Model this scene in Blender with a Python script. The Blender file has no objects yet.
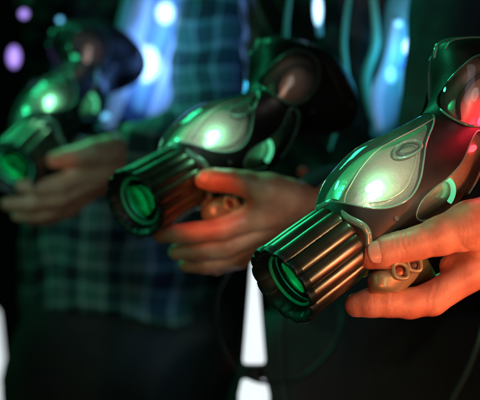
import bpy, bmesh, math, random
import numpy as np
from mathutils import Vector, Matrix
random.seed(3); np.random.seed(3)
R = math.radians
scene = bpy.context.scene
COL = scene.collection
F = 2564.0          # focal length in photo pixels (480 wide)
ZC = 1.143          # camera height

def at(px, py, Y):
    return Vector(((px-240)*Y/F, Y, ZC-(py-200)*Y/F))

# ------------------------------------------------------------------ materials
def nodes(name):
    m = bpy.data.materials.new(name); m.use_nodes = True
    nt = m.node_tree
    return m, nt, nt.nodes['Principled BSDF'], nt.nodes['Material Output']

def add_noise_rough(nt, b, scale=60, lo=.2, hi=.45, bump=0.0, bscale=200, bdist=.0005):
    tc = nt.nodes.new('ShaderNodeTexCoord')
    n = nt.nodes.new('ShaderNodeTexNoise'); n.inputs['Scale'].default_value = scale; n.inputs['Detail'].default_value = 6
    nt.links.new(tc.outputs['Object'], n.inputs['Vector'])
    mr = nt.nodes.new('ShaderNodeMapRange'); mr.inputs['From Min'].default_value = .3; mr.inputs['From Max'].default_value = .7
    mr.inputs['To Min'].default_value = lo; mr.inputs['To Max'].default_value = hi
    nt.links.new(n.outputs['Fac'], mr.inputs['Value']); nt.links.new(mr.outputs['Result'], b.inputs['Roughness'])
    if bump:
        n2 = nt.nodes.new('ShaderNodeTexNoise'); n2.inputs['Scale'].default_value = bscale; n2.inputs['Detail'].default_value = 4
        nt.links.new(tc.outputs['Object'], n2.inputs['Vector'])
        bp = nt.nodes.new('ShaderNodeBump'); bp.inputs['Strength'].default_value = bump; bp.inputs['Distance'].default_value = bdist
        nt.links.new(n2.outputs['Fac'], bp.inputs['Height'])
        nt.links.new(bp.outputs['Normal'], b.inputs['Normal'])
    return tc, n, mr

def plastic(name, col, lo=.25, hi=.45, metal=0., coat=0., bump=.15, bscale=400, col2=None, bdist=.0003):
    m, nt, b, out = nodes(name)
    b.inputs['Base Color'].default_value = (*col, 1); b.inputs['Metallic'].default_value = metal
    b.inputs['Coat Weight'].default_value = coat; b.inputs['Coat Roughness'].default_value = .08
    tc, n, mr = add_noise_rough(nt, b, 45, lo, hi, bump, bscale, bdist)
    if col2:
        mx = nt.nodes.new('ShaderNodeMix'); mx.data_type = 'RGBA'
        mx.inputs['A'].default_value = (*col, 1); mx.inputs['B'].default_value = (*col2, 1)
        nt.links.new(mr.inputs['Value'].links[0].from_socket, mx.inputs['Factor'])
        nt.links.new(mx.outputs['Result'], b.inputs['Base Color'])
    return m

def clear(name, tint=(.9,.97,.93), ior=1.5, rough=.04, milk=0.0, milk_col=(.7,.8,.75)):
    """thin clear plastic: Fresnel gloss over straight transparency, with a trace of milky scatter"""
    m, nt, b, out = nodes(name)
    nt.nodes.remove(b)
    tr = nt.nodes.new('ShaderNodeBsdfTransparent'); tr.inputs['Color'].default_value = (*tint, 1)
    gl = nt.nodes.new('ShaderNodeBsdfGlossy'); gl.inputs['Roughness'].default_value = rough
    lw = nt.nodes.new('ShaderNodeFresnel'); lw.inputs['IOR'].default_value = ior
    tc = nt.nodes.new('ShaderNodeTexCoord')
    nz = nt.nodes.new('ShaderNodeTexNoise'); nz.inputs['Scale'].default_value = 55; nz.inputs['Detail'].default_value = 2
    nt.links.new(tc.outputs['Object'], nz.inputs['Vector'])
    bp = nt.nodes.new('ShaderNodeBump'); bp.inputs['Strength'].default_value = .35; bp.inputs['Distance'].default_value = .0012
    nt.links.new(nz.outputs['Fac'], bp.inputs['Height'])
    nt.links.new(bp.outputs['Normal'], gl.inputs['Normal'])
    mx = nt.nodes.new('ShaderNodeMixShader')
    nt.links.new(lw.outputs['Fac'], mx.inputs['Fac'])
    nt.links.new(tr.outputs[0], mx.inputs[1]); nt.links.new(gl.outputs[0], mx.inputs[2])
    last = mx
    if milk:
        df = nt.nodes.new('ShaderNodeBsdfDiffuse'); df.inputs['Color'].default_value = (*milk_col, 1)
        m2 = nt.nodes.new('ShaderNodeMixShader'); m2.inputs['Fac'].default_value = milk
        nt.links.new(mx.outputs[0], m2.inputs[1]); nt.links.new(df.outputs[0], m2.inputs[2]); last = m2
    nt.links.new(last.outputs[0], out.inputs['Surface'])
    return m

def emitter(name, col, strength, base=(.5,.5,.5)):
    m, nt, b, out = nodes(name)
    b.inputs['Base Color'].default_value = (*base, 1)
    b.inputs['Emission Color'].default_value = (*col, 1); b.inputs['Emission Strength'].default_value = strength
    b.inputs['Roughness'].default_value = .2
    return m

def skin_mat():
    m, nt, b, out = nodes('skin')
    tc = nt.nodes.new('ShaderNodeTexCoord')
    n = nt.nodes.new('ShaderNodeTexNoise'); n.inputs['Scale'].default_value = 42; n.inputs['Detail'].default_value = 5
    nt.links.new(tc.outputs['Object'], n.inputs['Vector'])
    cr = nt.nodes.new('ShaderNodeValToRGB')
    cr.color_ramp.elements[0].position = .32; cr.color_ramp.elements[0].color = (.46,.16,.10,1)
    cr.color_ramp.elements[1].position = .68; cr.color_ramp.elements[1].color = (.70,.37,.25,1)
    nt.links.new(n.outputs['Fac'], cr.inputs['Fac']); nt.links.new(cr.outputs['Color'], b.inputs['Base Color'])
    b.inputs['Roughness'].default_value = .42
    b.inputs['Subsurface Weight'].default_value = .25
    b.inputs['Subsurface Radius'].default_value = (1,.35,.2); b.inputs['Subsurface Scale'].default_value = .003
    # skin relief: stretched fine creases + pores
    mp = nt.nodes.new('ShaderNodeMapping'); mp.inputs['Scale'].default_value = (1.9,1,.75)
    nt.links.new(tc.outputs['Object'], mp.inputs['Vector'])
    v = nt.nodes.new('ShaderNodeTexVoronoi'); v.feature = 'DISTANCE_TO_EDGE'; v.inputs['Scale'].default_value = 420
    nt.links.new(mp.outputs[0], v.inputs['Vector'])
    n3 = nt.nodes.new('ShaderNodeTexNoise'); n3.inputs['Scale'].default_value = 150; n3.inputs['Detail'].default_value = 4
    nt.links.new(mp.outputs[0], n3.inputs['Vector'])
    b1 = nt.nodes.new('ShaderNodeBump'); b1.inputs['Strength'].default_value = .45; b1.inputs['Distance'].default_value = .0009
    nt.links.new(n3.outputs['Fac'], b1.inputs['Height'])
    b2 = nt.nodes.new('ShaderNodeBump'); b2.inputs['Strength'].default_value = .35; b2.inputs['Distance'].default_value = .0004
    nt.links.new(v.outputs['Distance'], b2.inputs['Height']); nt.links.new(b1.outputs['Normal'], b2.inputs['Normal'])
    nt.links.new(b2.outputs['Normal'], b.inputs['Normal'])
    return m

def plaid_mat():
    m, nt, b, out = nodes('plaid_cloth')
    tc = nt.nodes.new('ShaderNodeTexCoord'); sp = nt.nodes.new('ShaderNodeSeparateXYZ')
    nz = nt.nodes.new('ShaderNodeTexNoise'); nz.inputs['Scale'].default_value = 5
    nt.links.new(tc.outputs['Object'], nz.inputs['Vector'])
    md = nt.nodes.new('ShaderNodeVectorMath'); md.operation = 'MULTIPLY_ADD'; md.inputs[1].default_value = (.085,.085,.085)
    nt.links.new(nz.outputs['Color'], md.inputs[0]); nt.links.new(tc.outputs['Object'], md.inputs[2])
    nt.links.new(md.outputs[0], sp.inputs[0])
    def M(op, a, bv=None, c=None):
        n = nt.nodes.new('ShaderNodeMath'); n.operation = op
        for i, x in enumerate((a, bv, c)):
            if x is None: continue
            if isinstance(x, (int, float)): n.inputs[i].default_value = x
            else: nt.links.new(x, n.inputs[i])
        return n.outputs[0]
    def stripe(sock, period, off, lo):
        a = M('SINE', M('MULTIPLY_ADD', sock, 2*math.pi/period, off))
        return M('GREATER_THAN', a, lo)
    P = .056
    sx = M('ADD', M('MULTIPLY', stripe(sp.outputs['X'], P, 0, .25), .5), M('MULTIPLY', stripe(sp.outputs['X'], P/2, 1.2, .84), 1.0))
    sz = M('ADD', M('MULTIPLY', stripe(sp.outputs['Z'], P, 2.6, .25), .5), M('MULTIPLY', stripe(sp.outputs['Z'], P/2, .4, .78), 1.0))
    s = M('MULTIPLY', M('ADD', sx, sz), .38)
    cr = nt.nodes.new('ShaderNodeValToRGB'); e = cr.color_ramp.elements
    e[0].position = 0; e[0].color = (.008,.014,.022,1); e[1].position = 1; e[1].color = (.46,.50,.46,1)
    k = e.new(.2); k.color = (.02,.06,.06,1); k = e.new(.42); k.color = (.05,.17,.13,1); k = e.new(.62); k.color = (.17,.27,.24,1)
    nt.links.new(s, cr.inputs['Fac']); nt.links.new(cr.outputs['Color'], b.inputs['Base Color'])
    b.inputs['Roughness'].default_value = .9
    wv = nt.nodes.new('ShaderNodeTexNoise'); wv.inputs['Scale'].default_value = 700
    nt.links.new(tc.outputs['Object'], wv.inputs['Vector'])
    bp = nt.nodes.new('ShaderNodeBump'); bp.inputs['Strength'].default_value = .3; bp.inputs['Distance'].default_value = .001
    nt.links.new(wv.outputs['Fac'], bp.inputs['Height']); nt.links.new(bp.outputs['Normal'], b.inputs['Normal'])
    return m

MAT = dict(
    barrel = plastic('barrel_plastic', (.15,.13,.095), .26, .38, metal=.9, coat=.1, bump=.12, bscale=900, col2=(.21,.18,.135)),
    rim    = plastic('rim_rubber', (.012,.014,.014), .35, .55),
    rubber = plastic('body_rubber', (.008,.008,.008), .36, .56, bump=.25, bscale=700, col2=(.016,.013,.012)),
    refl   = plastic('reflector', (.74,.70,.56), .20, .36, metal=.5, bump=.6, bscale=52, col2=(.86,.80,.66), bdist=.003),
    refl_dark = plastic('tinted_reflector', (.46,.36,.30), .26, .4, metal=.4, bump=.4, bscale=40, col2=(.5,.38,.32), bdist=.002),
    clear  = clear('clear_plastic', milk=.05),
    smoke  = clear('smoked_plastic', tint=(.85,.72,.66), milk=.03),
    lens   = clear('lens_glass', tint=(.35,.8,.6), rough=.02, ior=1.7),
    lensback = plastic('lens_reflector', (.04,.30,.20), .15, .3, metal=.5),
    ring   = plastic('ring_plastic', (.10,.80,.50), .12, .25, coat=.6),
    edge   = plastic('edge_plastic', (.16,.30,.24), .06, .14, coat=.8, bump=.3, bscale=90, bdist=.0006),  # pale green put in for the mint highlights on clear edges
    seam   = plastic('seam_plastic', (.40,.40,.33), .2, .3, coat=.4),
    grip   = plastic('grip_plastic', (.30,.28,.16), .32, .46, metal=.4, bump=.15, coat=.2, col2=(.36,.33,.20)),
    slot   = plastic('slot_dark', (.05,.02,.012), .4, .6),
    rust   = plastic('copper_contact', (.36,.10,.05), .3, .5, metal=.6),
    screw  = plastic('screw_steel', (.35,.35,.33), .25, .4, metal=.9),
    green_pipe = emitter('green_light_pipe', (.12,1,.52), 1.0, (.3,.8,.6)),
    green_led = emitter('green_led', (.35,1,.66), 2.6),
    red_led = emitter('red_led', (1,.03,.05), 7.0),
    nail   = plastic('nail', (.74,.42,.33), .3, .4, coat=.15, bump=.1),
    skin   = skin_mat(),
    plaid  = plaid_mat(),
    navy   = plastic('navy_cloth', (.014,.020,.034), .8, .95, bump=.3, bscale=600),
    black  = plastic('black_cloth', (.008,.009,.010), .75, .9, bump=.3, bscale=600),
    vest   = plastic('vest_nylon', (.010,.013,.014), .30, .5, bump=.5, bscale=30, bdist=.006),
    jeans  = plastic('charcoal_cotton', (.022,.020,.020), .8, .95, bump=.3, bscale=500),
    cable  = plastic('cable_rubber', (.012,.02,.02), .55, .7),
    cablegrey = plastic('cable_grey', (.10,.11,.115), .3, .45),
    wall   = plastic('wall_paint', (.012,.015,.017), .7, .9),
    floor  = plastic('floor_carpet', (.02,.02,.022), .8, .95),
    white_light = emitter('white_gap_glow', (.86,.95,1), 1.05),  # brightness of the white-lit background gap, put into a glow
    band   = plastic('black_band', (.01,.01,.01), .4, .6),
    bluecore = emitter('blue_white_led', (.50,.74,1), 2.6),
    purplecore = emitter('violet_led', (.60,.42,1), 2.2),
    tealcore = emitter('teal_led', (.20,.62,1), 1.6),
    greencore = emitter('dim_green_led', (.05,.9,.45), .5),
    redcore = emitter('dim_orange_led', (1,.22,.06), .035, (.03,.02,.02)),
    halo = None,
    bluepanel = emitter('blue_light_panel', (.03,.14,.7), .10, (.14,.24,.5)),
    tealpanel = emitter('teal_light_panel', (.02,.30,.42), .12, (.25,.5,.55)),
    greenpipe2 = emitter('green_vest_pipe', (.02,.60,.40), .04, (.2,.5,.4)),
)

def frosted(name,col,st,fac):
    m, nt, b, out = nodes(name); nt.nodes.remove(b)
    tr=nt.nodes.new('ShaderNodeBsdfTransparent'); em=nt.nodes.new('ShaderNodeEmission'); em.inputs[0].default_value=(*col,1); em.inputs[1].default_value=st
    mx=nt.nodes.new('ShaderNodeMixShader'); mx.inputs[0].default_value=fac
    nt.links.new(tr.outputs[0],mx.inputs[1]); nt.links.new(em.outputs[0],mx.inputs[2]); nt.links.new(mx.outputs[0],out.inputs['Surface']); return m
def glow_volume(name,col,st):
    m, nt, b, out = nodes(name); nt.nodes.remove(b)
    em=nt.nodes.new('ShaderNodeEmission'); em.inputs[0].default_value=(*col,1); em.inputs[1].default_value=st
    nt.links.new(em.outputs[0],out.inputs['Volume']); return m
MAT['halo']=glow_volume('frosted_diffuser',(.25,.50,1),18); MAT['halo_wide']=glow_volume('wide_halo_glow',(.10,.32,1),14); MAT['violet_haze']=glow_volume('violet_diffuser',(.30,.12,.9),.9)  # glowing volumes that paint the soft haze around the LEDs
MAT['palestreak']=emitter('pale_streak_glow', (.25,.55,1), .22, (.5,.6,.75))  # dim glow standing in for pale glassy highlights
MAT['rubber'].node_tree.nodes['Principled BSDF'].inputs['Specular IOR Level'].default_value=.24
# ------------------------------------------------------------------ mesh helpers
def link(o, parent=None):
    COL.objects.link(o)
    if parent: o.parent = parent
    return o

def mesh_obj(name, verts, faces, mat, parent=None, smooth=True, angle=None):
    me = bpy.data.meshes.new(name); me.from_pydata([tuple(v) for v in verts], [], [tuple(f) for f in faces]); me.update()
    if smooth:
        me.polygons.foreach_set('use_smooth', [True]*len(me.polygons))
    if angle: me.set_sharp_from_angle(angle=R(angle))
    o = bpy.data.objects.new(name, me)
    if mat: me.materials.append(mat)
    return link(o, parent)

def fix_normals(me):
    bm = bmesh.new(); bm.from_mesh(me); bmesh.ops.recalc_face_normals(bm, faces=bm.faces); bm.to_mesh(me); bm.free()

def tube(name, pts, rad, mat, parent=None, seg=12, closed=False, samples=8):
    """swept round tube through points (Catmull-Rom); rad scalar or list"""
    pts = [Vector(p) for p in pts]; n = len(pts)
    rads = rad if isinstance(rad, (list, tuple)) else [rad]*n
    P, RR = [], []
    rng = range(n if closed else n-1)
    for i in rng:
        if closed: p0,p1,p2,p3 = pts[(i-1)%n],pts[i],pts[(i+1)%n],pts[(i+2)%n]; r1,r2=rads[i],rads[(i+1)%n]
        else: p0,p1,p2,p3 = pts[max(i-1,0)],pts[i],pts[i+1],pts[min(i+2,n-1)]; r1,r2=rads[i],rads[i+1]
        for k in range(samples):
            t = k/samples
            P.append(.5*((2*p1)+(-p0+p2)*t+(2*p0-5*p1+4*p2-p3)*t*t+(-p0+3*p1-3*p2+p3)*t**3)); RR.append(r1+(r2-r1)*t)
    if not closed: P.append(pts[-1]); RR.append(rads[-1])
    N = len(P); V = []; Fc = []
    up = Vector((.13,.31,.94)).normalized()
    for i in range(N):
        a = P[(i-1)%N] if closed else P[max(i-1,0)]; c = P[(i+1)%N] if closed else P[min(i+1,N-1)]
        d = (c-a).normalized()
        x = d.cross(up)
        if x.length < .05: x = d.cross(Vector((1,0,0)))
        x.normalize(); y = d.cross(x); y.normalize()
        for j in range(seg):
            an = 2*math.pi*j/seg
            V.append(P[i]+x*math.cos(an)*RR[i]+y*math.sin(an)*RR[i])
    for i in range(N if closed else N-1):
        for j in range(seg):
            a=i*seg+j; b=i*seg+(j+1)%seg; i2=(i+1)%N; c=i2*seg+(j+1)%seg; d=i2*seg+j
            Fc.append((a,b,c,d))
    if not closed:
        Fc.append(tuple(range(seg-1,-1,-1))); Fc.append(tuple(range((N-1)*seg, N*seg)))
    o = mesh_obj(name, V, Fc, mat, parent, angle=50); fix_normals(o.data); return o

def ellipsoid(name, c, r, mat, parent=None, M=None, seg=24):
    bm = bmesh.new(); bmesh.ops.create_uvsphere(bm, u_segments=seg, v_segments=seg//2, radius=1)
    rr = r if isinstance(r, (tuple, list)) else (r,r,r)
    T = Matrix.Translation(Vector(c)) @ (M.to_4x4() if M else Matrix.Identity(4)) @ Matrix.Diagonal((*rr,1))
    bmesh.ops.transform(bm, matrix=T, verts=bm.verts)
    me = bpy.data.meshes.new(name); bm.to_mesh(me); bm.free()
    me.polygons.foreach_set('use_smooth', [True]*len(me.polygons)); me.materials.append(mat)
    return link(bpy.data.objects.new(name, me), parent)

def rebase(objs, root):
    """meshes made in world coordinates -> local to their root"""
    for o in objs:
        o.data.transform(Matrix.Translation(-root.location))

# naive surface nets on a numpy field --------------------------------------
def surfnet(f, lo, h):
    nx,ny,nz = f.shape
    s = f < 0
    cs = np.zeros((nx-1,ny-1,nz-1,3), np.float32); cnt = np.zeros((nx-1,ny-1,nz-1), np.float32)
    corners = [(i,j,k) for i in (0,1) for j in (0,1) for k in (0,1)]
    def sl(a,c): return a[c[0]:nx-1+c[0], c[1]:ny-1+c[1], c[2]:nz-1+c[2]]
    for ax in range(3):
        for c in corners:
            if c[ax]: continue
            d = list(c); d[ax] = 1
            f0, f1 = sl(f,c), sl(f,d); m = sl(s,c) != sl(s,d)
            t = np.where(m, f0/np.where(m, f0-f1, 1), 0)
            for q in range(3):
                cs[...,q] += np.where(m, c[q]+(t if q==ax else 0), 0)
            cnt += m
    act = cnt > 0
    idx = -np.ones(act.shape, np.int64); idx[act] = np.arange(act.sum())
    ijk = np.argwhere(act)
    V = (ijk + cs[act]/cnt[act][:,None])*h + np.array(lo)
    Fs = []
    for ax in range(3):
        a1, a2 = (ax+1)%3, (ax+2)%3
        S0 = [slice(None)]*3; S1 = [slice(None)]*3
        S0[ax] = slice(0,-1); S1[ax] = slice(1,None)
        ch = s[tuple(S0)] != s[tuple(S1)]
        E = np.argwhere(ch); ok = (E[:,a1]>0)&(E[:,a2]>0)
        dims = act.shape
        ok &= (E[:,0]<dims[0])&(E[:,1]<dims[1])&(E[:,2]<dims[2])
        E = E[ok]
        def g(o1,o2):
            q = E.copy(); q[:,a1]-=o1; q[:,a2]-=o2; return idx[q[:,0],q[:,1],q[:,2]]
        quad = np.stack([g(1,1), g(0,1), g(0,0), g(1,0)], 1)
        inside = s[E[:,0],E[:,1],E[:,2]]
        quad[~inside] = quad[~inside][:,::-1]
        Fs.append(quad)
    return V, np.concatenate(Fs)

def np_mesh(name, V, Fq, mat, parent=None, relax=2):
    me = bpy.data.meshes.new(name)
    me.vertices.add(len(V)); me.loops.add(len(Fq)*4); me.polygons.add(len(Fq))
    if relax:
        for _ in range(relax):
            acc = np.zeros_like(V); n = np.zeros(len(V))
            for a,b in ((0,1),(1,2),(2,3),(3,0)):
                np.add.at(acc, Fq[:,a], V[Fq[:,b]]); np.add.at(n, Fq[:,a], 1)
                np.add.at(acc, Fq[:,b], V[Fq[:,a]]); np.add.at(n, Fq[:,b], 1)
            V = V*.45 + .55*acc/n[:,None]
    me.vertices.foreach_set('co', V.astype(np.float32).ravel())
    me.loops.foreach_set('vertex_index', Fq.ravel().astype(np.int32))
    me.polygons.foreach_set('loop_start', np.arange(0, len(Fq)*4, 4, dtype=np.int32))
    me.polygons.foreach_set('use_smooth', np.ones(len(Fq), bool))
    me.update(calc_edges=True); me.validate()
    me.materials.append(mat)
    return link(bpy.data.objects.new(name, me), parent)

def grid(lo, hi, h):
    ax = [np.arange(lo[i], hi[i]+h, h, dtype=np.float32) for i in range(3)]
    return np.meshgrid(*ax, indexing='ij')

def cone_seg(G, a, b, ra, rb, flat=None):
    """distance to a tapered capsule; flat=(axis vector, factor) squashes it"""
    X,Y,Z = G; a=np.array(a); b=np.array(b); d=b-a; L2=max(float(d@d),1e-12)
    px,py,pz = X-a[0],Y-a[1],Z-a[2]
    t = np.clip((px*d[0]+py*d[1]+pz*d[2])/L2,0,1)
    qx,qy,qz = px-t*d[0],py-t*d[1],pz-t*d[2]
    if flat is not None:
        n,k = flat; n=np.array(n)/np.linalg.norm(n)
        w = (qx*n[0]+qy*n[1]+qz*n[2])*(k-1)
        qx,qy,qz = qx+w*n[0],qy+w*n[1],qz+w*n[2]
    return np.sqrt(qx*qx+qy*qy+qz*qz) - (ra+(rb-ra)*t)

def smin(a,b,k):
    h = np.clip(.5+.5*(b-a)/k,0,1)
    return b*(1-h)+a*h - k*h*(1-h)

# ------------------------------------------------------------------ the blaster
mm = .001
def hermite(xs, ys, x):
    xs=np.array(xs,float); ys=np.array(ys,float)
    m=np.gradient(ys,xs)
    i=np.clip(np.searchsorted(xs,x)-1,0,len(xs)-2); h=xs[i+1]-xs[i]; t=(x-xs[i])/h
    return ((2*t**3-3*t**2+1)*ys[i]+(t**3-2*t**2+t)*h*m[i]+(-2*t**3+3*t**2)*ys[i+1]+(t**3-t**2)*h*m[i+1])
#          s   top bottom halfwidth
PROF = [( 56, 24,-25, 24),( 64, 31,-28, 30),( 80, 42,-29, 35),(100, 48,-30, 38),(120, 50,-31, 39),(149, 45,-32, 37),(177, 41,-30, 33),
        (192,40,-24,31),(204,45,-20,31),(216,56,-18,32),(226,68,-19,33),(236,76,-22,34),(250,73,-28,34),(268,63,-33,33),(282,54,-34,31),(292,47,-29,27),(297,38,-20,22),(299,24,-8,15)]
PS=[p[0] for p in PROF]
def prof(s): return tuple(hermite(PS,[p[i] for p in PROF],s) for i in (1,2,3))
def loft_geo(s0, s1, off, ns=56, na=96, zs=1.0):
    V=[];Fc=[]
    for i in range(ns+1):
        s = s0+(s1-s0)*i/ns
        t,b,w = prof(s); c=(t+b)/2; H=max((t-b)/2+off,1); W=max(w*zs+off,1)
        for j in range(na):
            a=2*math.pi*j/na; ca,sa=math.cos(a),math.sin(a); e=2/2.25
            V.append(Vector((s, c+H*math.copysign(abs(sa)**e,sa), W*math.copysign(abs(ca)**e,ca)))*mm)
    for i in range(ns):
        for j in range(na):
            Fc.append((i*na+j,(i+1)*na+j,(i+1)*na+(j+1)%na,i*na+(j+1)%na))
    Fc.append(tuple(range(na))); Fc.append(tuple(reversed(range(ns*na,(ns+1)*na))))
    return V,Fc
def surf_v(s,h,off=0):
    t,b,w=prof(s); c=(t+b)/2; H=(t-b)/2+off; q=min(abs((h-c)/H),.999)
    return (w+off)*(1-q**2.25)**(1/2.25)
def surf_h(s,z):
    t,b,w=prof(s); q=min(abs(z)/w,.999); return (t+b)/2+(t-b)/2*(1-q**2.25)**(1/2.25)
def smooth_poly(pts, k=6):
    n=len(pts); out=[]
    P=[Vector(p) for p in pts]
    for i in range(n):
        p0,p1,p2,p3=P[i-1],P[i],P[(i+1)%n],P[(i+2)%n]
        for q in range(k):
            t=q/k; out.append(.5*((2*p1)+(-p0+p2)*t+(2*p0-5*p1+4*p2-p3)*t*t+(-p0+3*p1-3*p2+p3)*t**3))
    return out
def prism(pts, v0, v1, mat):
    n=len(pts); V=[Vector((p[0],p[1],v0))*mm for p in pts]+[Vector((p[0],p[1],v1))*mm for p in pts]
    Fc=[tuple(range(n)),tuple(reversed(range(n,2*n)))]+[(i,n+i,n+(i+1)%n,(i+1)%n) for i in range(n)]
    o=mesh_obj('cutter',V,Fc,mat,smooth=False); fix_normals(o.data); return o
def boolean(a, b, op):
    m=a.modifiers.new('b','BOOLEAN'); m.operation=op; m.object=b; m.solver='EXACT'
    try: m.material_mode='TRANSFER'
    except Exception: pass
    dg=bpy.context.evaluated_depsgraph_get(); dg.update()
    me=bpy.data.meshes.new_from_object(a.evaluated_get(dg)); a.modifiers.clear(); old=a.data; a.data=me
    bpy.data.meshes.remove(old)

W_TOP = smooth_poly([(62,40),(58,75),(120,90),(172,66),(184,50),(184,38),(174,31),(154,23),(140,13),(127,3),(113,-3),(98,-2),(83,5),(70,19)])
W_LOW = smooth_poly([(110,-17),(119,-11),(134,-9),(150,-9),(170,-6),(186,1),(200,6),(205,-2),(197,-15),(180,-25),(162,-31),(142,-30),(124,-27),(113,-23)])
W_REAR= smooth_poly([(190,26),(192,37),(203,46),(220,53),(240,54),(255,46),(258,32),(246,17),(229,8),(211,6),(197,13)])

def make_gun():
    root = bpy.data.objects.new('laser_blaster', None); COL.objects.link(root)
    # dark rubber body with three pairs of openings
    V,Fc = loft_geo(56,299,2.2,76)
    body = mesh_obj('body_shell', V, Fc, MAT['rubber'], root); fix_normals(body.data)
    for poly in (W_TOP,W_LOW,W_REAR):
        c = prism(poly,-90,90,MAT['rubber']); boolean(body,c,'DIFFERENCE'); bpy.data.objects.remove(c)
    body.data.polygons.foreach_set('use_smooth',[True]*len(body.data.polygons)); body.data.set_sharp_from_angle(angle=R(38))
    if len(body.data.materials)>1:
        while len(body.data.materials)>1: body.data.materials.pop()
    # reflectors and clear windows
    for poly,off,soff,nm,rm,cm in ((W_TOP,1.6,-6,(58,194),'refl','clear'),(W_LOW,1.4,-7,(106,212),'refl','smoke'),(W_REAR,4.5,-8,(184,266),'refl_dark','smoke')):
        a,b = nm
        V,Fc = loft_geo(a,b,off,40); g = mesh_obj('window', V, Fc, MAT[cm], root); fix_normals(g.data)
        c = prism([(p[0],p[1]) for p in poly],-92,92,MAT['slot']); boolean(g,c,'INTERSECT'); bpy.data.objects.remove(c)
        # keep only the outer skin (no walls)
        bm=bmesh.new(); bm.from_mesh(g.data)
        dele=[f for f in bm.faces if abs(f.normal.z)<.02 and any(True for _ in [0]) and f.material_index>0]
        if not dele: dele=[f for f in bm.faces if f.material_index>0]
        bmesh.ops.delete(bm,geom=dele,context='FACES'); bm.to_mesh(g.data); bm.free()
        while len(g.data.materials)>1: g.data.materials.pop()
        g.data.polygons.foreach_set('use_smooth',[True]*len(g.data.polygons)); g.data.set_sharp_from_angle(angle=R(50))
        if poly is not W_TOP:
            far = g.copy(); far.data = g.data.copy(); COL.objects.link(far)
            for q,sg in ((g,1),(far,-1)):
                bm=bmesh.new(); bm.from_mesh(q.data)
                bmesh.ops.delete(bm,geom=[v for v in bm.verts if v.co.z*sg<0],context='VERTS'); bm.to_mesh(q.data); bm.free()
        V,Fc = loft_geo(a+3,b-4,soff,40); rf = mesh_obj('reflector', V, Fc, MAT[rm], g, angle=60); fix_normals(rf.data)
        c = prism([(p[0],p[1]) for p in poly],-92,92,MAT[rm]); boolean(rf,c,'INTERSECT'); bpy.data.objects.remove(c)
        while len(rf.data.materials)>1: rf.data.materials.pop()
        rf.data.polygons.foreach_set('use_smooth',[True]*len(rf.data.polygons)); rf.data.set_sharp_from_angle(angle=R(50))
        if poly is W_TOP: top_g = g
        elif poly is W_LOW: low_g = g
        else: rear_g = g
    def onsurf(s,h,off): return Vector((s,h,surf_v(s,h,off)+off*0))*mm
    def rim(poly,off,par,r=.75):
        run=[]; best=[]
        for p in list(poly)+list(poly):
            t,b,w=prof(max(p[0],56.5))
            if b+1.5<p[1]<t-2.5 and p[0]>58: run.append(p)
            else:
                if len(run)>len(best): best=run
                run=[]
            if len(run)>=len(poly): break
        if len(run)>len(best): best=run
        closed=len(best)>=len(poly); best=best[:len(poly)]
        tube('highlight_bead',[onsurf(p[0],p[1],off) for p in best],r*mm,MAT['edge'],par,closed=closed,seg=8,samples=2)  # bead added for crisp highlights along the window edge
    rim(W_TOP,1.9,top_g); rim(W_LOW,1.9,low_g); rim(W_REAR,2.4,rear_g,1.0)
    # seam over the top window
    tube('seam',[onsurf(s,h,1.6) for s,h in ((66,21),(72,27),(82,32),(98,37.5),(116,40.5),(138,39),(160,36),(176,34.5),(183,34.5))],.5*mm,MAT['seam'],top_g,seg=8)
    # oval boss on the top window
    C=onsurf(137,28,2.2); N=Vector((0,.55,.83)).normalized()
    ax=Vector((1,-.12,0)).normalized(); ay=N.cross(ax).normalized()
    tube('oval_boss',[C+ax*math.cos(t)*13*mm+ay*math.sin(t)*7.2*mm - N*(1.3*math.cos(t)**2)*mm for t in [2*math.pi*i/14 for i in range(14)]],1.0*mm,MAT['edge'],top_g,closed=True,seg=10,samples=4)
    V,Fc=[],[]
    ellipsoid('oval_lens',C-N*2.2*mm,(11*mm,6*mm,3.5*mm),MAT['clear'],top_g,M=Matrix((ax,ay,N)).transposed())
    # light source under the top window
    ellipsoid('green_led',onsurf(95,20,-5.5),(7.5*mm,4.6*mm,1.8*mm),MAT['green_led'],top_g,M=Matrix.Rotation(R(-35),3,'X'))
    # inner rib added to break up reflections, following the lower edge of the window
    tube('reflection_rib',[onsurf(q,h,-4.9) for q,h in ((84,12),(100,5),(116,5),(130,11),(144,20),(158,28))],[.4*mm,1.2*mm,1.5*mm,1.5*mm,1.2*mm,.4*mm],MAT['refl'],top_g,seg=8)
    # C shaped green light pipe under the low window
    pts=[]
    for i in range(11):
        t=R(-75+150*i/10); pts.append(onsurf(148+7.0*math.cos(t),-17+9.0*math.sin(t),-3.0)+Vector((0,0,.8))*mm)
    tube('light_pipe',pts,2.1*mm,MAT['green_pipe'],low_g,seg=10,samples=3)
    ellipsoid('red_led',onsurf(192,-3,-5),(4*mm,2.5*mm,2*mm),MAT['red_led'],low_g)
    ellipsoid('red_led',onsurf(222,14,-4),(6*mm,2.2*mm,2*mm),MAT['red_led'],rear_g)
    tube('inner_pipe',[onsurf(s,h,-2.5) for s,h in ((196,22),(208,34),(224,40),(240,38),(250,29))],2.2*mm,MAT['rubber'],rear_g,seg=10)
    # fluted barrel
    N12=14; na=N12*16; rows=[(-1.5,32.6,1),(0,33.4,1),(3,33.4,1),(9,33.2,1),(28,33.0,1),(45,32.6,1),(57,32.2,1),(60,31.6,1),(61,30,1),(61.2,26,1)]
    V=[];Fc=[]
    def lobe(a): return abs(math.sin(a*N12/2))**.6
    def rr(r,a,d=2.4): return r-d*(1-lobe(a))
    for s,r,_ in rows:
        for j in range(na):
            a=2*math.pi*j/na; q=rr(r,a); V.append(Vector((s,math.sin(a)*q,math.cos(a)*q))*mm)
    n=len(rows)
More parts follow.
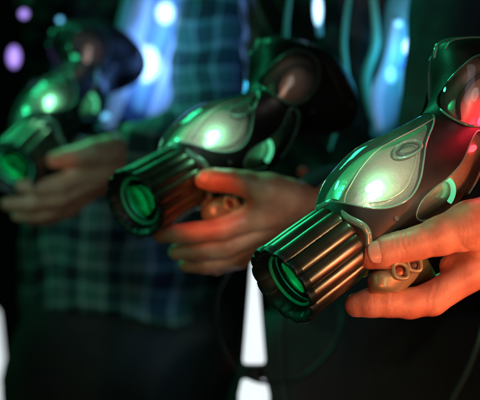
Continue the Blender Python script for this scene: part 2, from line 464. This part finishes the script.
    for i in range(n-1):
        for j in range(na): Fc.append((i*na+j,(i+1)*na+j,(i+1)*na+(j+1)%na,i*na+(j+1)%na))
    Fc.append(tuple(reversed(range((n-1)*na,n*na))))
    o=mesh_obj('barrel',V,Fc,MAT['barrel'],root,angle=48)
    # muzzle rim : scalloped dark rubber ring with bore
    V=[];Fc=[]
    ringrows=[(2.5,33.9,1),(-1.6,34.3,1),(-3.6,34.0,1),(-4.3,33.2,1),(-4.1,31.6,.9),(-2.2,28.6,.4),(2.5,25.6,.1),(7,23.6,0),(16,22.8,0),(20,22.4,0)]
    for s,r,m in ringrows:
        for j in range(na):
            a=2*math.pi*j/na; q=r-2.8*m*(1-lobe(a)); V.append(Vector((s,math.sin(a)*q,math.cos(a)*q))*mm)
    for i in range(len(ringrows)-1):
        for j in range(na): Fc.append((i*na+j,(i+1)*na+j,(i+1)*na+(j+1)%na,i*na+(j+1)%na))
    o=mesh_obj('muzzle_rim',V,Fc,MAT['rim'],root,angle=55)
    # retaining ring with green light put into its colour, lens, reflector behind
    tube('lens_ring',[Vector((6.0,math.sin(t)*22.4,math.cos(t)*22.4))*mm for t in [2*math.pi*i/24 for i in range(24)]],1.35*mm,MAT['ring'],o,closed=True,seg=10,samples=4)
    lens=ellipsoid('lens',Vector((13,0,0))*mm,(2.5*mm,22*mm,22*mm),MAT['lens'],root,seg=40)
    V=[];Fc=[]; na2=48
    for s,r in ((14,21.8),(19,19),(24,14),(28,7),(29,2)):
        for j in range(na2):
            a=2*math.pi*j/na2; V.append(Vector((s,math.sin(a)*r,math.cos(a)*r))*mm)
    for i in range(4):
        for j in range(na2): Fc.append((i*na2+j,(i+1)*na2+j,(i+1)*na2+(j+1)%na2,i*na2+(j+1)%na2))
    Fc.append(tuple(range(4*na2,5*na2)))
    mesh_obj('bowl',V,Fc,MAT['lensback'],lens)
    ellipsoid('emitter_tip',Vector((24,0,0))*mm,(5*mm,4*mm,4*mm),MAT['greencore'],lens)
    # clear wavy collar between barrel and body
    pts=[]
    for i in range(36):
        a=2*math.pi*i/36; q=31.5+1.0*math.cos(a*6)
        pts.append(Vector((65+2.2*math.cos(a*6+.6),math.sin(a)*q,math.cos(a)*q))*mm)
    tube('collar',pts,3.0*mm,MAT['edge'],root,closed=True,seg=12,samples=4)
    pts=[Vector((63.5,math.sin(a)*27.5,math.cos(a)*27.5))*mm for a in [2*math.pi*i/24 for i in range(24)]]
    tube('collar_core',pts,2.6*mm,MAT['ring'],root,closed=True,seg=10,samples=4)
    # grip with trigger block (superelliptic sweep)
    def sweep(name,pts,sx,sz,mat,parent,p=2.6,na=36):
        V=[];Fc=[]; P=[Vector(q) for q in pts]; n=len(P)
        for i,q in enumerate(P):
            d=(P[min(i+1,n-1)]-P[max(i-1,0)]).normalized(); x=Vector((1,0,0)); x=(x-d*x.dot(d)).normalized(); y=d.cross(x)
            for j in range(na):
                a=2*math.pi*j/na; e=2/p; ca,sa=math.cos(a),math.sin(a)
                V.append((q+x*sx[i]*math.copysign(abs(ca)**e,ca)+y*sz[i]*math.copysign(abs(sa)**e,sa))*mm)
        for i in range(n-1):
            for j in range(na): Fc.append((i*na+j,i*na+(j+1)%na,(i+1)*na+(j+1)%na,(i+1)*na+j))
        Fc.append(tuple(reversed(range(na)))); Fc.append(tuple(range((n-1)*na,n*na)))
        o=mesh_obj(name,V,Fc,mat,parent,angle=60); fix_normals(o.data); return o
    gr=sweep('grip',[(95,-20,2),(96,-32,0),(103,-44,-8),(108,-56,-20),(113,-66,-34),(118,-74,-48),(120,-77,-52)],[16,15,14,14,15,15,9],[14,14,14,14,14,13,8],MAT['grip'],root)
    # trigger housing: rounded lobe in front of grip + slotted frame
    th=sweep('trigger_housing',[(50,-39,19),(52,-40,19),(57,-42,19),(66,-44,18),(76,-46,15),(86,-47,11),(95,-48,8)],[4,7,9,10,10,9,6],[5,9,11,12,12,11,8],MAT['grip'],root,p=3.2)
    def frame(c,lx,ly,r):
        c=Vector(c); ux=Vector((.81,-.586,0)).normalized(); uy=Vector((.50,.86,0)).normalized()
        tube('trigger_frame',[(c+ux*lx*math.copysign(abs(math.cos(t))**.75,math.cos(t))+uy*ly*math.copysign(abs(math.sin(t))**.75,math.sin(t)))*mm for t in [2*math.pi*i/16 for i in range(16)]],r*mm,MAT['grip'],th,closed=True,seg=10,samples=3)
    frame((71,-44,31),6,6,1.7); frame((85,-46,30),5.5,6,1.7)
    ellipsoid('copper_contact',Vector((71,-44,27.5))*mm,(5*mm,4.6*mm,3.2*mm),MAT['rust'],th)
    ellipsoid('slot',Vector((85,-46,26.5))*mm,(4.8*mm,5*mm,3.6*mm),MAT['slot'],th)
    # rail added along the top of the rear housing to catch green light
    tube('green_catch_rail',[Vector((q,prof(q)[0]+1.6,0))*mm for q in (228,236,246,258,270,282,290)],[1.5*mm,3*mm,3.6*mm,3.6*mm,3.4*mm,3*mm,1.6*mm],MAT['edge'],root,seg=12)
    for z0 in (-15,15):
        tube('rail_strip',[Vector((q,surf_h(q,z0)+2.6,z0))*mm for q in (232,242,256,270,282,290)],1.2*mm,MAT['edge'],root,seg=8)
    # small screws on the shell
    for s,h in ((92,-10),(226,-6),(268,52),(276,-18)):
        c=onsurf(s,h,2.6); tube('screw',[c-Vector((0,0,2*mm)),c+Vector((0,0,.4*mm))],2*mm,MAT['screw'],root,seg=14,samples=1)
    # raised ribs on rear housing
    for k in range(3):
        s=266+k*8
        tube('rib',[onsurf(s+ (h-10)*.06,h,2.6) for h in (-18,-8,4,16,28,38)],[.6*mm,1.5*mm,1.8*mm,1.8*mm,1.5*mm,.6*mm],MAT['rubber'],root,seg=8)
    return root

def copy_tree(o, parent=None):
    c=o.copy(); COL.objects.link(c)
    if parent: c.parent=parent
    for ch in list(o.children): copy_tree(ch,c)
    return c
def place_gun(o, px, py, Y, ang, phi, label):
    ex,ez=math.cos(R(ang)),math.sin(R(ang)); c,s=math.cos(R(phi)),math.sin(R(phi))
    E=Vector((ex*c,s,ez*c)); H=Vector((-ez,0,ex)); Vv=Vector((ex*s,-c,ez*s))
    M=Matrix((E,H,Vv)).transposed().to_4x4(); M.translation=at(px,py,Y)
    o.matrix_world=M
    o['label']=label; o['category']='toy gun'; o['group']='laser blasters held in a row'
GUNS = [(285,284,1.955,36,27,'nearest laser blaster in sharp focus with bronze-lit fluted muzzle, in the orange-lit hand'),
        (136,203,2.335,30,42,'middle laser blaster slightly blurred, round green muzzle lens, between the other two blasters'),
        (12,168,2.86,51,52,'farthest and most blurred laser blaster, cut by the left edge of the photo')]
g0=make_gun()
guns=[g0,copy_tree(g0),copy_tree(g0)]
for g in guns[1:]:      # only the nearest one has its red lights on
    for o in list(g.children_recursive):
        if o.name.startswith('red_led'): bpy.data.objects.remove(o)
for o,a in zip(guns,GUNS): place_gun(o,*a)

# ------------------------------------------------------------------ people
def tag(o,label,cat,group=None):
    o['label']=label; o['category']=cat
    if group: o['group']=group
def person(x,y,label):
    o=bpy.data.objects.new('person',None); COL.objects.link(o); o.location=(x,y,0); tag(o,label,'person','players standing in a row'); return o

def hand_body(root, Y, J, arm, h, lo, hi, k_palm=.007, creases=()):
    """J: dict of chains [(px,py,c_mm,r_mm),...]; one continuous surface for hand, wrist and forearm"""
    def P(q): v=at(q[0],q[1],Y-q[2]*mm); return (v.x,v.y,v.z)
    a=at(lo[0],hi[1],Y); b=at(hi[0],lo[1],Y)
    lo3=(a.x,Y-lo[2]*mm,a.z); hi3=(b.x,Y+hi[2]*mm,b.z)
    G=grid(lo3,hi3,h)
    pal=None
    for seg in J['palm']:
        d=cone_seg(G,P(seg[0]),P(seg[1]),seg[0][3]*mm,seg[1][3]*mm)
        pal = d if pal is None else smin(pal,d,.010)
    fs=None
    for ch in J['fingers']:
        f=None
        for q0,q1 in zip(ch[:-1],ch[1:]):
            d=cone_seg(G,P(q0),P(q1),q0[3]*mm,q1[3]*mm)
            f = d if f is None else smin(f,d,.0035)
        fs = f if fs is None else smin(fs,f,.0016)
    d=smin(pal,fs,k_palm)
    th=None
    for q0,q1 in zip(J['thumb'][:-1],J['thumb'][1:]):
        s=cone_seg(G,P(q0),P(q1),q0[3]*mm,q1[3]*mm); th = s if th is None else smin(th,s,.005)
    d=smin(d,th,.0085)
    for (c,nrm,amp,sig,rad) in creases:
        c=P(c); nrm=np.array(nrm)/np.linalg.norm(nrm)
        q=[G[i]-c[i] for i in range(3)]
        t=q[0]*nrm[0]+q[1]*nrm[1]+q[2]*nrm[2]
        t=t+.0009*np.sin((q[2]-.3*q[1])*420)
        rr=np.sqrt(q[0]**2+q[1]**2+q[2]**2)
        d=d+amp*mm*np.exp(-(t/(sig*mm))**2)*np.exp(-(rr/(rad*mm))**4)
    V,Fq=surfnet(d,lo3,h)
    V=np.asarray(V,float); V-=np.array(root.location)
    o=np_mesh('body',V,Fq,MAT['skin'],root,relax=3)
    return o

def nail(parent, root, Y, c, axis, nrm, L, Wd, r, mat=None):
    C=at(c[0],c[1],Y-c[2]*mm)-root.location; ax=Vector(axis).normalized(); N=Vector(nrm); N=(N-ax*N.dot(ax)).normalized(); S=ax.cross(N)
    n=16; V=[];Fc=[]
    for i in range(n+1):
        for j in range(n+1):
            u=-1+2*i/n; w=-1+2*j/n
            # square to rounded square
            uu=u*math.sqrt(1-.42*w*w); ww=w*math.sqrt(1-.42*u*u)
            an=ww*Wd/2/r; rad=(r-.55*ww**4-.6*max(0,-u)**4*0)*mm
            V.append(C+ax*uu*L/2*mm+N*(math.cos(an)*rad - .8*uu*uu*mm*.9)+S*math.sin(an)*rad)
    for i in range(n):
        for j in range(n): Fc.append((i*(n+1)+j,(i+1)*(n+1)+j,(i+1)*(n+1)+j+1,i*(n+1)+j+1))
    o=mesh_obj('nail',V,Fc,MAT['nail'],parent); fix_normals(o.data)
    m=o.modifiers.new('t','SOLIDIFY'); m.thickness=.0008; m.offset=0
    return o

def noise_field(G, sc, amp, seed):
    rng=np.random.RandomState(seed); d=0
    for i in range(7):
        k=rng.normal(size=3)*sc*(1+.35*i); ph=rng.rand()*6.28
        d=d+np.sin(G[0]*k[0]+G[1]*k[1]+G[2]*k[2]+ph)/(1+.35*i)
    return d*amp/3

def cloth(name, root, mat, prims, h, lo, hi, k=.03, fold=.006, fsc=18, seed=1, cut=None, parent=None):
    G=grid(lo,hi,h); d=None
    for (a,b,ra,rb,flat) in prims:
        s=cone_seg(G,a,b,ra,rb,flat); d = s if d is None else smin(d,s,k)
    d=d+noise_field(G,fsc,fold,seed)
    if cut is not None: d=np.maximum(d,cut(G))
    V,Fq=surfnet(d,lo,h); V=np.asarray(V,float)-np.array(root.location)
    return np_mesh(name,V,Fq,mat,parent or root,relax=2)

def legs(root, x, y, seed, hw=.075, yaw=0.0):
    dx,dy=math.cos(yaw)*hw,math.sin(yaw)*hw
    pr=[((x-dx*.5,y-dy*.5,.96),(x+dx*.5,y+dy*.5,.96),.115,.115,None)]
    for s in (-1,1):
        pr+= [((x+s*dx,y+s*dy,.90),(x+s*dx*1.1,y+s*dy*1.1,.50),.092,.066,None),((x+s*dx*1.1,y+s*dy*1.1,.50),(x+s*dx*1.15,y+s*dy*1.15,.08),.066,.05,None)]
    cloth('trousers',root,MAT['jeans'],pr,.012,(x-.3,y-.3,.02),(x+.3,y+.3,1.1),.03,.010,26,seed,cut=lambda G:G[2]-1.02)
    for s in (-1,1):
        sh=cloth('shoe',root,MAT['black'],[((x+s*dx*1.15,y+s*dy*1.15,.05),(x+s*dx*1.15-.12,y+s*dy*1.15-.08,.04),.048,.04,None)],.008,(x-.4,y-.35,0.0),(x+.3,y+.3,.15),.02,.0,20,seed,cut=lambda G:.004-G[2])

def P3(px,py,Y): v=at(px,py,Y); return (v.x,v.y,v.z)

# --- nearest player (only the right hand is in the frame)
p1=person(.50,2.42,'nearest player, an orange-lit right hand with the thumb over the sharp blaster')
J1=dict(
 thumb=[(370,255,33,11.0),(384,252,34,12.6),(400,247.5,34,12.0),(418,243,34,12.2),(440,236,32,14.5),(470,226,28,19),(500,220,20,22)],
 fingers=[[(357,305,20,9.6),(372,302.5,22,11.2),(390,302,22,11.6),(410,303.5,19,11.6),(432,299,15,12.8),(470,274,10,13.4),(505,254,5,13.5)],
          [(362,302,2,8.2),(396,301,-2,9.4),(434,298,-8,11),(508,256,-14,13)],
          [(372,300,-16,8),(400,299,-20,9),(436,294,-28,10.5),(508,252,-32,12.5)],
          [(384,296,-34,7),(408,294,-38,8),(438,288,-44,9.5),(506,246,-48,11.5)]],
 palm=[[(505,254,5,13.5),(560,236,0,20)],[(508,256,-14,13),(560,238,-10,20)],[(508,252,-32,12.5),(560,236,-20,20)],[(506,246,-48,11.5),(560,232,-26,19)],
       [(490,232,10,17),(545,234,0,24)],[(560,234,-8,25),(610,230,-10,24)],[(610,230,-10,24),(800,215,-10,38)],
       [(452,266,2,10),(500,245,0,16)]])
cre=[((398,247,40),(1,0,.25),.8,.9,17),((403,246.5,40),(1,0,.2),.95,.8,17),((408,245,40),(1,0,.15),.6,.8,15),((393,248,40),(1,0,.3),.5,.8,13),((414,243,40),(1,0,.1),.35,.9,13),
     ((432,300,22),(1,0,-.2),.9,1.0,17),((427,301,24),(1,0,-.1),.4,.8,16),((392,303,28),(1,0,0),.8,.8,14),((396,303,28),(1,0,0),.3,.7,14),
     ((462,245,30),(.8,0,.7),.8,1.6,20),((448,262,25),(.9,0,-.5),.6,1.4,16)]
hb=hand_body(p1,2.0,J1,None,.0011,(336,160,75),(650,345,90),creases=cre)
nail(hb,p1,2.0,(379.5,252.8,33.4),(-1,.05,-.17),(.03,-1,.14),17,20,13.5)
# arm, sleeve, torso outside the frame
cloth('shirt',p1,MAT['navy'],[(P3(700,220,2.0),P3(810,210,2.06),.045,.058,None),(P3(810,210,2.06),(.62,2.36,1.42),.058,.065,None),
      ((.52,2.42,1.38),(.52,2.42,1.05),.15,.13,None),((.40,2.5,1.44),(.64,2.36,1.44),.07,.07,None)],.008,(.33,1.85,.95),(.80,2.65,1.56),.04,.006,18,5)
legs(p1,.52,2.42,7)

# --- middle player
p2=person(.147,2.85,'middle player in black vest with teal lights, navy cuff, right hand on the middle blaster')
J2=dict(
 thumb=[(204,180,38,8.8),(214,180,39,10.2),(230,181,39,10.2),(246,184,38,11.5),(268,191,34,16),(288,197,26,18)],
 fingers=[[(160,235,30,7.4),(176,234,32,8.8),(194,233,30,9.4),(222,229,26,11),(262,214,20,13)],
          [(176,252,18,7.6),(196,252,18,9),(226,246,16,11),(266,226,6,13)],
          [(186,264,2,7.4),(204,264,2,8.8),(234,256,0,10.5),(270,232,-10,12.5)],
          [(200,266,-14,6.8),(216,266,-16,8),(240,258,-18,9.5),(270,232,-24,11.5)]],
 palm=[[(262,214,20,13),(304,202,8,17)],[(266,226,6,13),(304,204,4,17)],[(270,232,-10,12.5),(304,206,-4,17)],[(270,232,-24,11.5),(304,208,-10,17)],
       [(262,208,24,14),(300,204,8,18)],[(304,204,2,19),(330,200,0,20)],[(330,200,0,20),(400,196,-20,28)]])
cre2=[((230,181,46),(1,0,.1),.6,1.1,15),((236,182,46),(1,0,.1),.5,1.1,15),((222,231,34),(1,0,0),.5,1.1,14)]
hb2=hand_body(p2,2.38,J2,None,.0016,(145,150,75),(410,290,70),creases=cre2)
nail(hb2,p2,2.38,(207,178.5,38.4),(-1,0,.02),(.02,-1,.25),14,14,9.9)
sl=cloth('sleeve',p2,MAT['navy'],[(P3(292,205,2.38),P3(440,196,2.45),.030,.043,None),(P3(440,196,2.45),P3(475,-60,2.72),.045,.062,None)],.005,
      (.04,2.28,1.08),(.36,2.86,1.50),.02,.004,42,11,cut=lambda G:np.maximum(.049-G[0]+ (G[2]-1.14)*.3, G[2]-1.45))
cx,cy=.147,2.86
cloth('shirt',p2,MAT['black'],[((cx-.02,cy,1.40),(cx-.01,cy,1.22),.115,.11,(( .3,1,0),1.15)),((cx,cy,1.22),(cx,cy,.98),.11,.115,None),
      ((cx-.04,cy-.02,1.44),(cx+.11,cy-.02,1.44),.06,.065,None)],.007,(cx-.2,cy-.25,.94),(cx+.26,cy+.2,1.54),.04,.006,30,21)
v2=cloth('vest',p2,MAT['vest'],[((cx-.02,cy-.01,1.42),(cx-.01,cy-.01,1.10),.128,.120,(( .3,1,0),1.05))],.006,(cx-.2,cy-.25,1.06),(cx+.22,cy+.2,1.54),.03,.009,46,33,
      cut=lambda G:1.10-G[2])
legs(p2,cx,cy,17)
def led(px,py,Y,r,mat,parent,root,name='led',sz=1.0):
    K={'bluecore':((.42,.66,1),3.2),'tealcore':((.16,.62,1),1.6),'purplecore':((.45,.30,1),1.7)}.get(mat)
    m=glow_volume(mat+'_glow',K[0],K[1]/(1.2*r)) if K else MAT[mat]
    o=ellipsoid(name,at(px,py,Y)-root.location,(r,r*.6,r*sz),m,parent,seg=16); return o
def vtube(pts,Y,r,mat,parent,root,name='streak_tube'):
    return tube(name,[at(p[0],p[1],Y-(p[2] if len(p)>2 else 0)*mm)-root.location for p in pts],r,MAT[mat],parent,seg=12)
YV=2.71
pn=vtube([(410,-30),(404,10),(401,50),(392,95),(380,138)],YV,[.014,.020,.023,.020,.010],'tealpanel',v2,p2,'light_panel')
for pts,r,mt in (([(424,-20),(420,25),(409,60),(404,100)],.006,'palestreak'),([(396,20),(390,60),(377,96),(380,130)],.007,'palestreak'),([(412,20),(414,44),(402,70)],.008,'bluepanel'),
                 ([(442,-20),(436,20),(441,50),(430,100)],.005,'greenpipe2'),([(372,-10),(376,40),(366,80),(372,120)],.005,'greenpipe2'),([(352,-20),(344,40),(346,90),(330,150)],.003,'greenpipe2'),
                 ([(292,-20),(286,40),(296,90)],.003,'greenpipe2'),([(318,-30),(317,0),(320,36)],.006,'tealpanel')):
    vtube(pts,YV-.02,[r*.6,r,r*1.1,r*.5] if len(pts)==4 else [r*.7,r,r*.5],mt,v2,p2)  # glowing tubes, some added as irregular glassy highlights on the vest
led(410,47,YV-.05,.0085,'bluecore',pn,p2,sz=1.2); led(408,50,YV-.05,.019,'halo_wide',pn,p2,sz=1.6,name='led_halo'); led(391,75,YV-.05,.0065,'tealcore',pn,p2,sz=1.5)  # LEDs, with a glowing volume added as their blurred halo
led(399,24,YV-.05,.005,'tealcore',pn,p2); led(386,104,YV-.05,.014,'halo_wide',pn,p2,sz=1.8,name='led_halo')
led(318,10,YV-.03,.0055,'bluecore',v2,p2,sz=3.2); led(440,77,YV-.13,.0030,'bluecore',v2,p2,sz=2.2)
led(343,107,YV-.01,.006,'greencore',v2,p2); led(303,172,YV+.0,.0055,'redcore',v2,p2)

# --- far player in plaid
p3=person(-.147,3.36,'farthest player in green plaid shirt and dark trousers, vest glowing with large blue lights')
J3=dict(
 thumb=[(54,160,36,9),(66,158,38,10.5),(80,155,37,11),(94,152,34,14),(110,150,26,18)],
 fingers=[[(22,186,34,8),(40,188,34,9.5),(62,184,28,11.5),(94,168,18,13.5)],
          [(8,204,26,8),(30,203,26,9.8),(60,198,20,12),(96,176,8,14)],
          [(18,214,8,8),(40,213,8,9.5),(66,205,4,11),(98,182,-8,13)],
          [(30,219,-8,7),(48,217,-8,8.5),(70,208,-12,10),(98,184,-22,12)]],
 palm=[[(94,168,18,13.5),(122,154,6,19)],[(96,176,8,14),(122,156,4,19)],[(98,182,-8,13),(122,158,-4,18)],[(98,184,-22,12),(122,158,-10,18)],[(88,162,22,14),(122,154,4,20)],
       [(122,154,0,22),(150,147,-35,23)]])
hb3=hand_body(p3,2.9,J3,None,.0022,(-10,120,75),(230,240,70))
cloth('sleeve',p3,MAT['plaid'],[(P3(122,154,2.9),P3(206,132,3.02),.031,.043,None),(P3(206,132,3.02),P3(226,-50,3.25),.044,.060,None)],.006,
      (-.17,2.78,1.10),(.07,3.40,1.48),.03,.005,42,12,cut=lambda G:np.maximum(-.138-G[0],G[2]-1.44))
cx,cy=-.147,3.36
cloth('shirt',p3,MAT['plaid'],[((cx,cy,1.42),(cx,cy,1.2),.125,.12,None),((cx,cy,1.2),(cx-.005,cy,1.01),.126,.134,None),((cx-.09,cy,1.43),(cx+.09,cy,1.43),.06,.06,None)],
      .006,(cx-.24,cy-.26,.94),(cx+.24,cy+.22,1.5),.04,.014,30,41,cut=lambda G:(.990+.010*np.sin(G[0]*24))-G[2])
v3=cloth('vest',p3,MAT['vest'],[((cx,cy-.01,1.40),(cx,cy-.01,1.17),.137,.132,None)],.006,(cx-.24,cy-.24,1.10),(cx+.24,cy+.2,1.52),.03,.009,44,43,cut=lambda G:1.165-G[2])
legs(p3,cx,cy,27,hw=.07)
YW=3.19
pn=vtube([(178,-40),(170,0),(158,40),(146,80),(134,122)],YW,[.034,.042,.046,.040,.018],'bluepanel',v3,p3,'light_panel')
for pts,r,mt in (([(150,-30),(140,20),(126,70),(108,128)],.013,'palestreak'),([(192,-10),(182,30),(170,75),(152,118)],.011,'palestreak'),([(172,-20),(166,25),(150,60),(138,112)],.010,'tealpanel'),
                 ([(204,10),(192,50),(178,84),(166,120)],.008,'bluepanel'),([(132,-20),(122,30),(113,80),(99,130)],.008,'greenpipe2'),([(184,60),(172,92),(158,126)],.009,'palestreak')):
    vtube(pts,YW-.035,[r*.6,r,r*1.1,r*.5] if len(pts)==4 else [r*.6,r,r*.4],mt,v3,p3)  # glowing tubes added as the tilted streaks across the panel
led(146,64,YW-.06,.019,'bluecore',pn,p3,sz=1.25); led(148,66,YW-.06,.040,'halo_wide',pn,p3,sz=1.5,name='led_halo')
led(165,13,YW-.06,.012,'bluecore',pn,p3,sz=1.2); led(166,14,YW-.06,.030,'halo_wide',pn,p3,sz=1.5,name='led_halo')
led(112,47,YW-.06,.0065,'bluecore',v3,p3); led(14,57,YW-.10,.0085,'purplecore',v3,p3,sz=1.7); led(24,14,YW-.05,.006,'purplecore',v3,p3); led(60,20,YW-.05,.004,'tealcore',v3,p3); led(70,34,YW-.05,.004,'purplecore',v3,p3)
led(100,96,YW-.09,.009,'tealcore',v3,p3,sz=.7); led(92,104,YW-.09,.012,'halo_wide',v3,p3,sz=.6,name='led_halo'); led(104,116,YW-.09,.008,'tealcore',v3,p3,sz=.5)

# ------------------------------------------------------------------ cables, glow posts, setting
def tagtop(o,label,cat,group=None): tag(o,label,cat,group); return o
def wcable(name,pts,r,mat,label):
    o=tube(name,[at(*p) for p in pts],r,MAT[mat],None,seg=10); return tagtop(o,label,'cable')
wcable('hanging_cable',[(262,236,2.45),(240,258,2.5),(222,284,2.55),(215,312,2.58),(220,342,2.6),(236,368,2.62),(262,382,2.64),(300,378,2.66),(330,352,2.68),(342,322,2.7),(340,300,2.74)],.0022,'cable',
       'dark teal cable looping down below the middle hand in front of the white glow post')
wcable('hanging_cable',[(486,318,2.3),(478,345,2.3),(466,375,2.32),(452,402,2.34),(440,440,2.36)],.0026,'cablegrey','short grey cable crossing the lower right corner')
wcable('hanging_cable',[(300,250,2.62),(292,290,2.64),(283,330,2.64),(284,370,2.64),(290,420,2.64)],.0020,'cable','thin dark cable hanging straight down right of the white glow post')

def post(px0,px1,top,Y,label,tilt=0,band=375):  # glowing post made up for the white-lit background gap between players
    root=bpy.data.objects.new('glow_post',None); COL.objects.link(root)
    b=at((px0+px1)/2,0,Y); root.location=(b.x,Y,0); tag(root,label,'post','made-up white posts between the players')
    w=(px1-px0)/2*Y/F; zt=ZC-(top-200)*Y/F; zb=ZC-(band-200)*Y/F
    def col(name,z0,z1,r0,r1,mat,par,dx0=0,dx1=0):
        V=[];Fc=[];na=32;rows=[(z0,r0*.9,dx0),(z0+.004,r0,dx0),(z1-.02,r1,dx1),(z1-.006,r1*.8,dx1),(z1,r1*.3,dx1)]
        for z,r,dx in rows:
            for j in range(na): V.append((dx+r*math.cos(2*math.pi*j/na),r*math.sin(2*math.pi*j/na),z))
        for i in range(4):
            for j in range(na): Fc.append((i*na+j,i*na+(j+1)%na,(i+1)*na+(j+1)%na,(i+1)*na+j))
        Fc.append(tuple(reversed(range(na))));Fc.append(tuple(range(4*na,5*na)))
        return mesh_obj(name,V,Fc,MAT[mat],par,angle=45)
    sh=col('glow_shaft',zb+.012,zt,w,w*.42,'white_light',root,0,0)
    col('glow_shaft',.05,zb,w*1.45,w*1.4,'white_light',root,0,0)
    col('band',zb-.002,zb+.016,w*.9,w*.9,'band',root)
    col('base',0,.05,w*2.4,w*1.6,'band',root)
    return root
l1=post(243,265,263,2.66,'made-up white glowing post standing between the plaid player and the middle player')
o=ellipsoid('finial',(0,0,ZC-(261-200)*2.66/F),.005,MAT['white_light'],l1)
post(-22,9,308,3.9,'made-up white glowing post cut by the lower left corner',band=420)

def struct(o): o['kind']='structure'; return o
o=mesh_obj('floor',[(-6,-2,0),(6,-2,0),(6,7,0),(-6,7,0)],[(0,1,2,3)],MAT['floor'],smooth=False); struct(o)
o=mesh_obj('wall',[(-6,6.0,0),(6,6.0,0),(6,6.0,4),(-6,6.0,4),(-6,6.1,0),(6,6.1,0),(6,6.1,4),(-6,6.1,4)],[(0,1,2,3),(7,6,5,4),(3,2,6,7),(0,4,5,1),(0,3,7,4),(1,5,6,2)],MAT['wall'],smooth=False); struct(o)

# ------------------------------------------------------------------ light
def area(name,loc,target,col,power,sx,sy):
    l=bpy.data.lights.new(name,'AREA'); l.shape='RECTANGLE'; l.size=sx; l.size_y=sy; l.energy=power; l.color=col
    o=bpy.data.objects.new(name,l); COL.objects.link(o); o.location=loc
    o.rotation_euler=(Vector(target)-Vector(loc)).to_track_quat('-Z','Y').to_euler(); return o
def spot(name,loc,target,col,power,ang,size=.03,blend=.6):
    l=bpy.data.lights.new(name,'SPOT'); l.energy=power; l.color=col; l.spot_size=R(ang); l.spot_blend=blend; l.shadow_soft_size=size
    o=bpy.data.objects.new(name,l); COL.objects.link(o); o.location=loc
    o.rotation_euler=(Vector(target)-Vector(loc)).to_track_quat('-Z','Y').to_euler(); return o
def pt(name,loc,col,power,size=.01):
    l=bpy.data.lights.new(name,'POINT'); l.energy=power; l.color=col; l.shadow_soft_size=size
    o=bpy.data.objects.new(name,l); COL.objects.link(o); o.location=loc; return o
GREEN=(.03,1,.42); ORANGE=(1,.115,.035)
spot('green_lamp',(-1.0,2.35,2.0),at(320,190,2.0),GREEN,60,16,.10)
spot('green_lamp_middle',(-.9,2.6,1.9),at(180,150,2.38),GREEN,30,16,.10)
spot('green_lamp_far',(-1.1,3.0,1.9),at(40,100,2.9),GREEN,22,14,.10)
area('green_strip',(-.75,1.45,1.30),at(250,220,2.1),GREEN,.9,.06,.7)
spot('orange_spot',(.06,1.05,.62),at(462,262,2.0),ORANGE,24,11,.03)
spot('orange_side',(1.0,1.62,.92),at(450,262,2.0),ORANGE,34,11.5,.03)
spot('amber_spot',(.95,1.5,1.1),at(335,238,2.0),(1,.68,.36),14,10,.02)
area('amber_strip',(.42,1.25,.95),at(320,250,1.97),(1,.68,.36),1.7,.035,.5)  # strip added to draw warm reflected streaks on the flutes
spot('orange_finger_spot',(-.08,1.6,1.28),at(207,205,2.35),(1,.12,.04),20,6.0,.008,.8)
spot('orange_finger_spot_far',(-.16,2.2,.98),at(60,158,2.87),(1,.16,.05),3.0,4.0,.01,1.0)
area('soft_room',(.1,.4,2.3),at(240,200,2.6),(.8,.9,1),2.4,.8,.8)
spot('plaid_light',(-.55,1.9,1.45),at(115,268,3.2),(.40,1,.85),9.0,13,.05)
spot('blue_light',(-.10,2.45,2.3),at(205,50,3.05),(.12,.30,1),20,15,.08)
spot('teal_light',(.30,2.2,2.3),at(405,60,2.72),(.05,.6,.8),6,14,.08)
area('green_top',(-.55,3.4,2.3),at(240,180,2.3),GREEN,6,.35,.35)  # area light added so the barrel tops reflect green
spot('window_fill',(.34,.95,1.42),at(390,160,1.98),(1,.92,.76),48,4.8,.03,.7)  # unseen fill added to brighten the near gun's window reflector
spot('window_fill_middle',(-.02,1.4,1.55),at(205,118,2.36),(.8,1,.9),45,4.6,.02,.8)  # same kind of added fill, for the middle gun's window

# light given by the lit parts, plus an added fill for the rear windows
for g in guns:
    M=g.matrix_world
    pt('top_window_glow',M@Vector((.096,.022,.047)),(.26,1,.58),.045,.008)
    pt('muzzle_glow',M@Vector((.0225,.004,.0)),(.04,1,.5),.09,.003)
    pt('rear_window_fill',M@Vector((.218,.035,.050)),(.9,.78,.7),.007,.006)  # unseen fill added to lift the dark rear window
pt('red_glow',guns[0].matrix_world@Vector((.212,.010,.046)),(1,.02,.05),.14,.004)
pt('blue_glow',at(146,63,3.06),(.15,.35,1),.06,.02)
pt('blue_glow_high',at(165,12,3.06),(.15,.35,1),.06,.02)
pt('teal_glow',at(405,50,2.65),(.05,.6,1),.12,.02)
w=bpy.data.worlds.new('World'); scene.world=w; w.use_nodes=True
w.node_tree.nodes['Background'].inputs[0].default_value=(.10,.22,.22,1); w.node_tree.nodes['Background'].inputs[1].default_value=.008

# ------------------------------------------------------------------ camera
cam=bpy.data.cameras.new('camera'); co=bpy.data.objects.new('camera',cam); COL.objects.link(co)
co.location=(0,0,ZC); co.rotation_euler=(R(90),0,0)
cam.sensor_width=36; cam.lens=36*F/480; cam.clip_end=100; cam.clip_start=.05
cam.dof.use_dof=True; cam.dof.focus_distance=1.985; cam.dof.aperture_fstop=8.5; cam.dof.aperture_blades=0
scene.camera=co
scene.view_settings.view_transform='Standard'; scene.view_settings.look='None'; scene.view_settings.gamma=1; scene.view_settings.exposure=0
scene.render.engine='CYCLES'
scene.cycles.max_bounces=8; scene.cycles.transparent_max_bounces=16
scene.cycles.sample_clamp_indirect=4
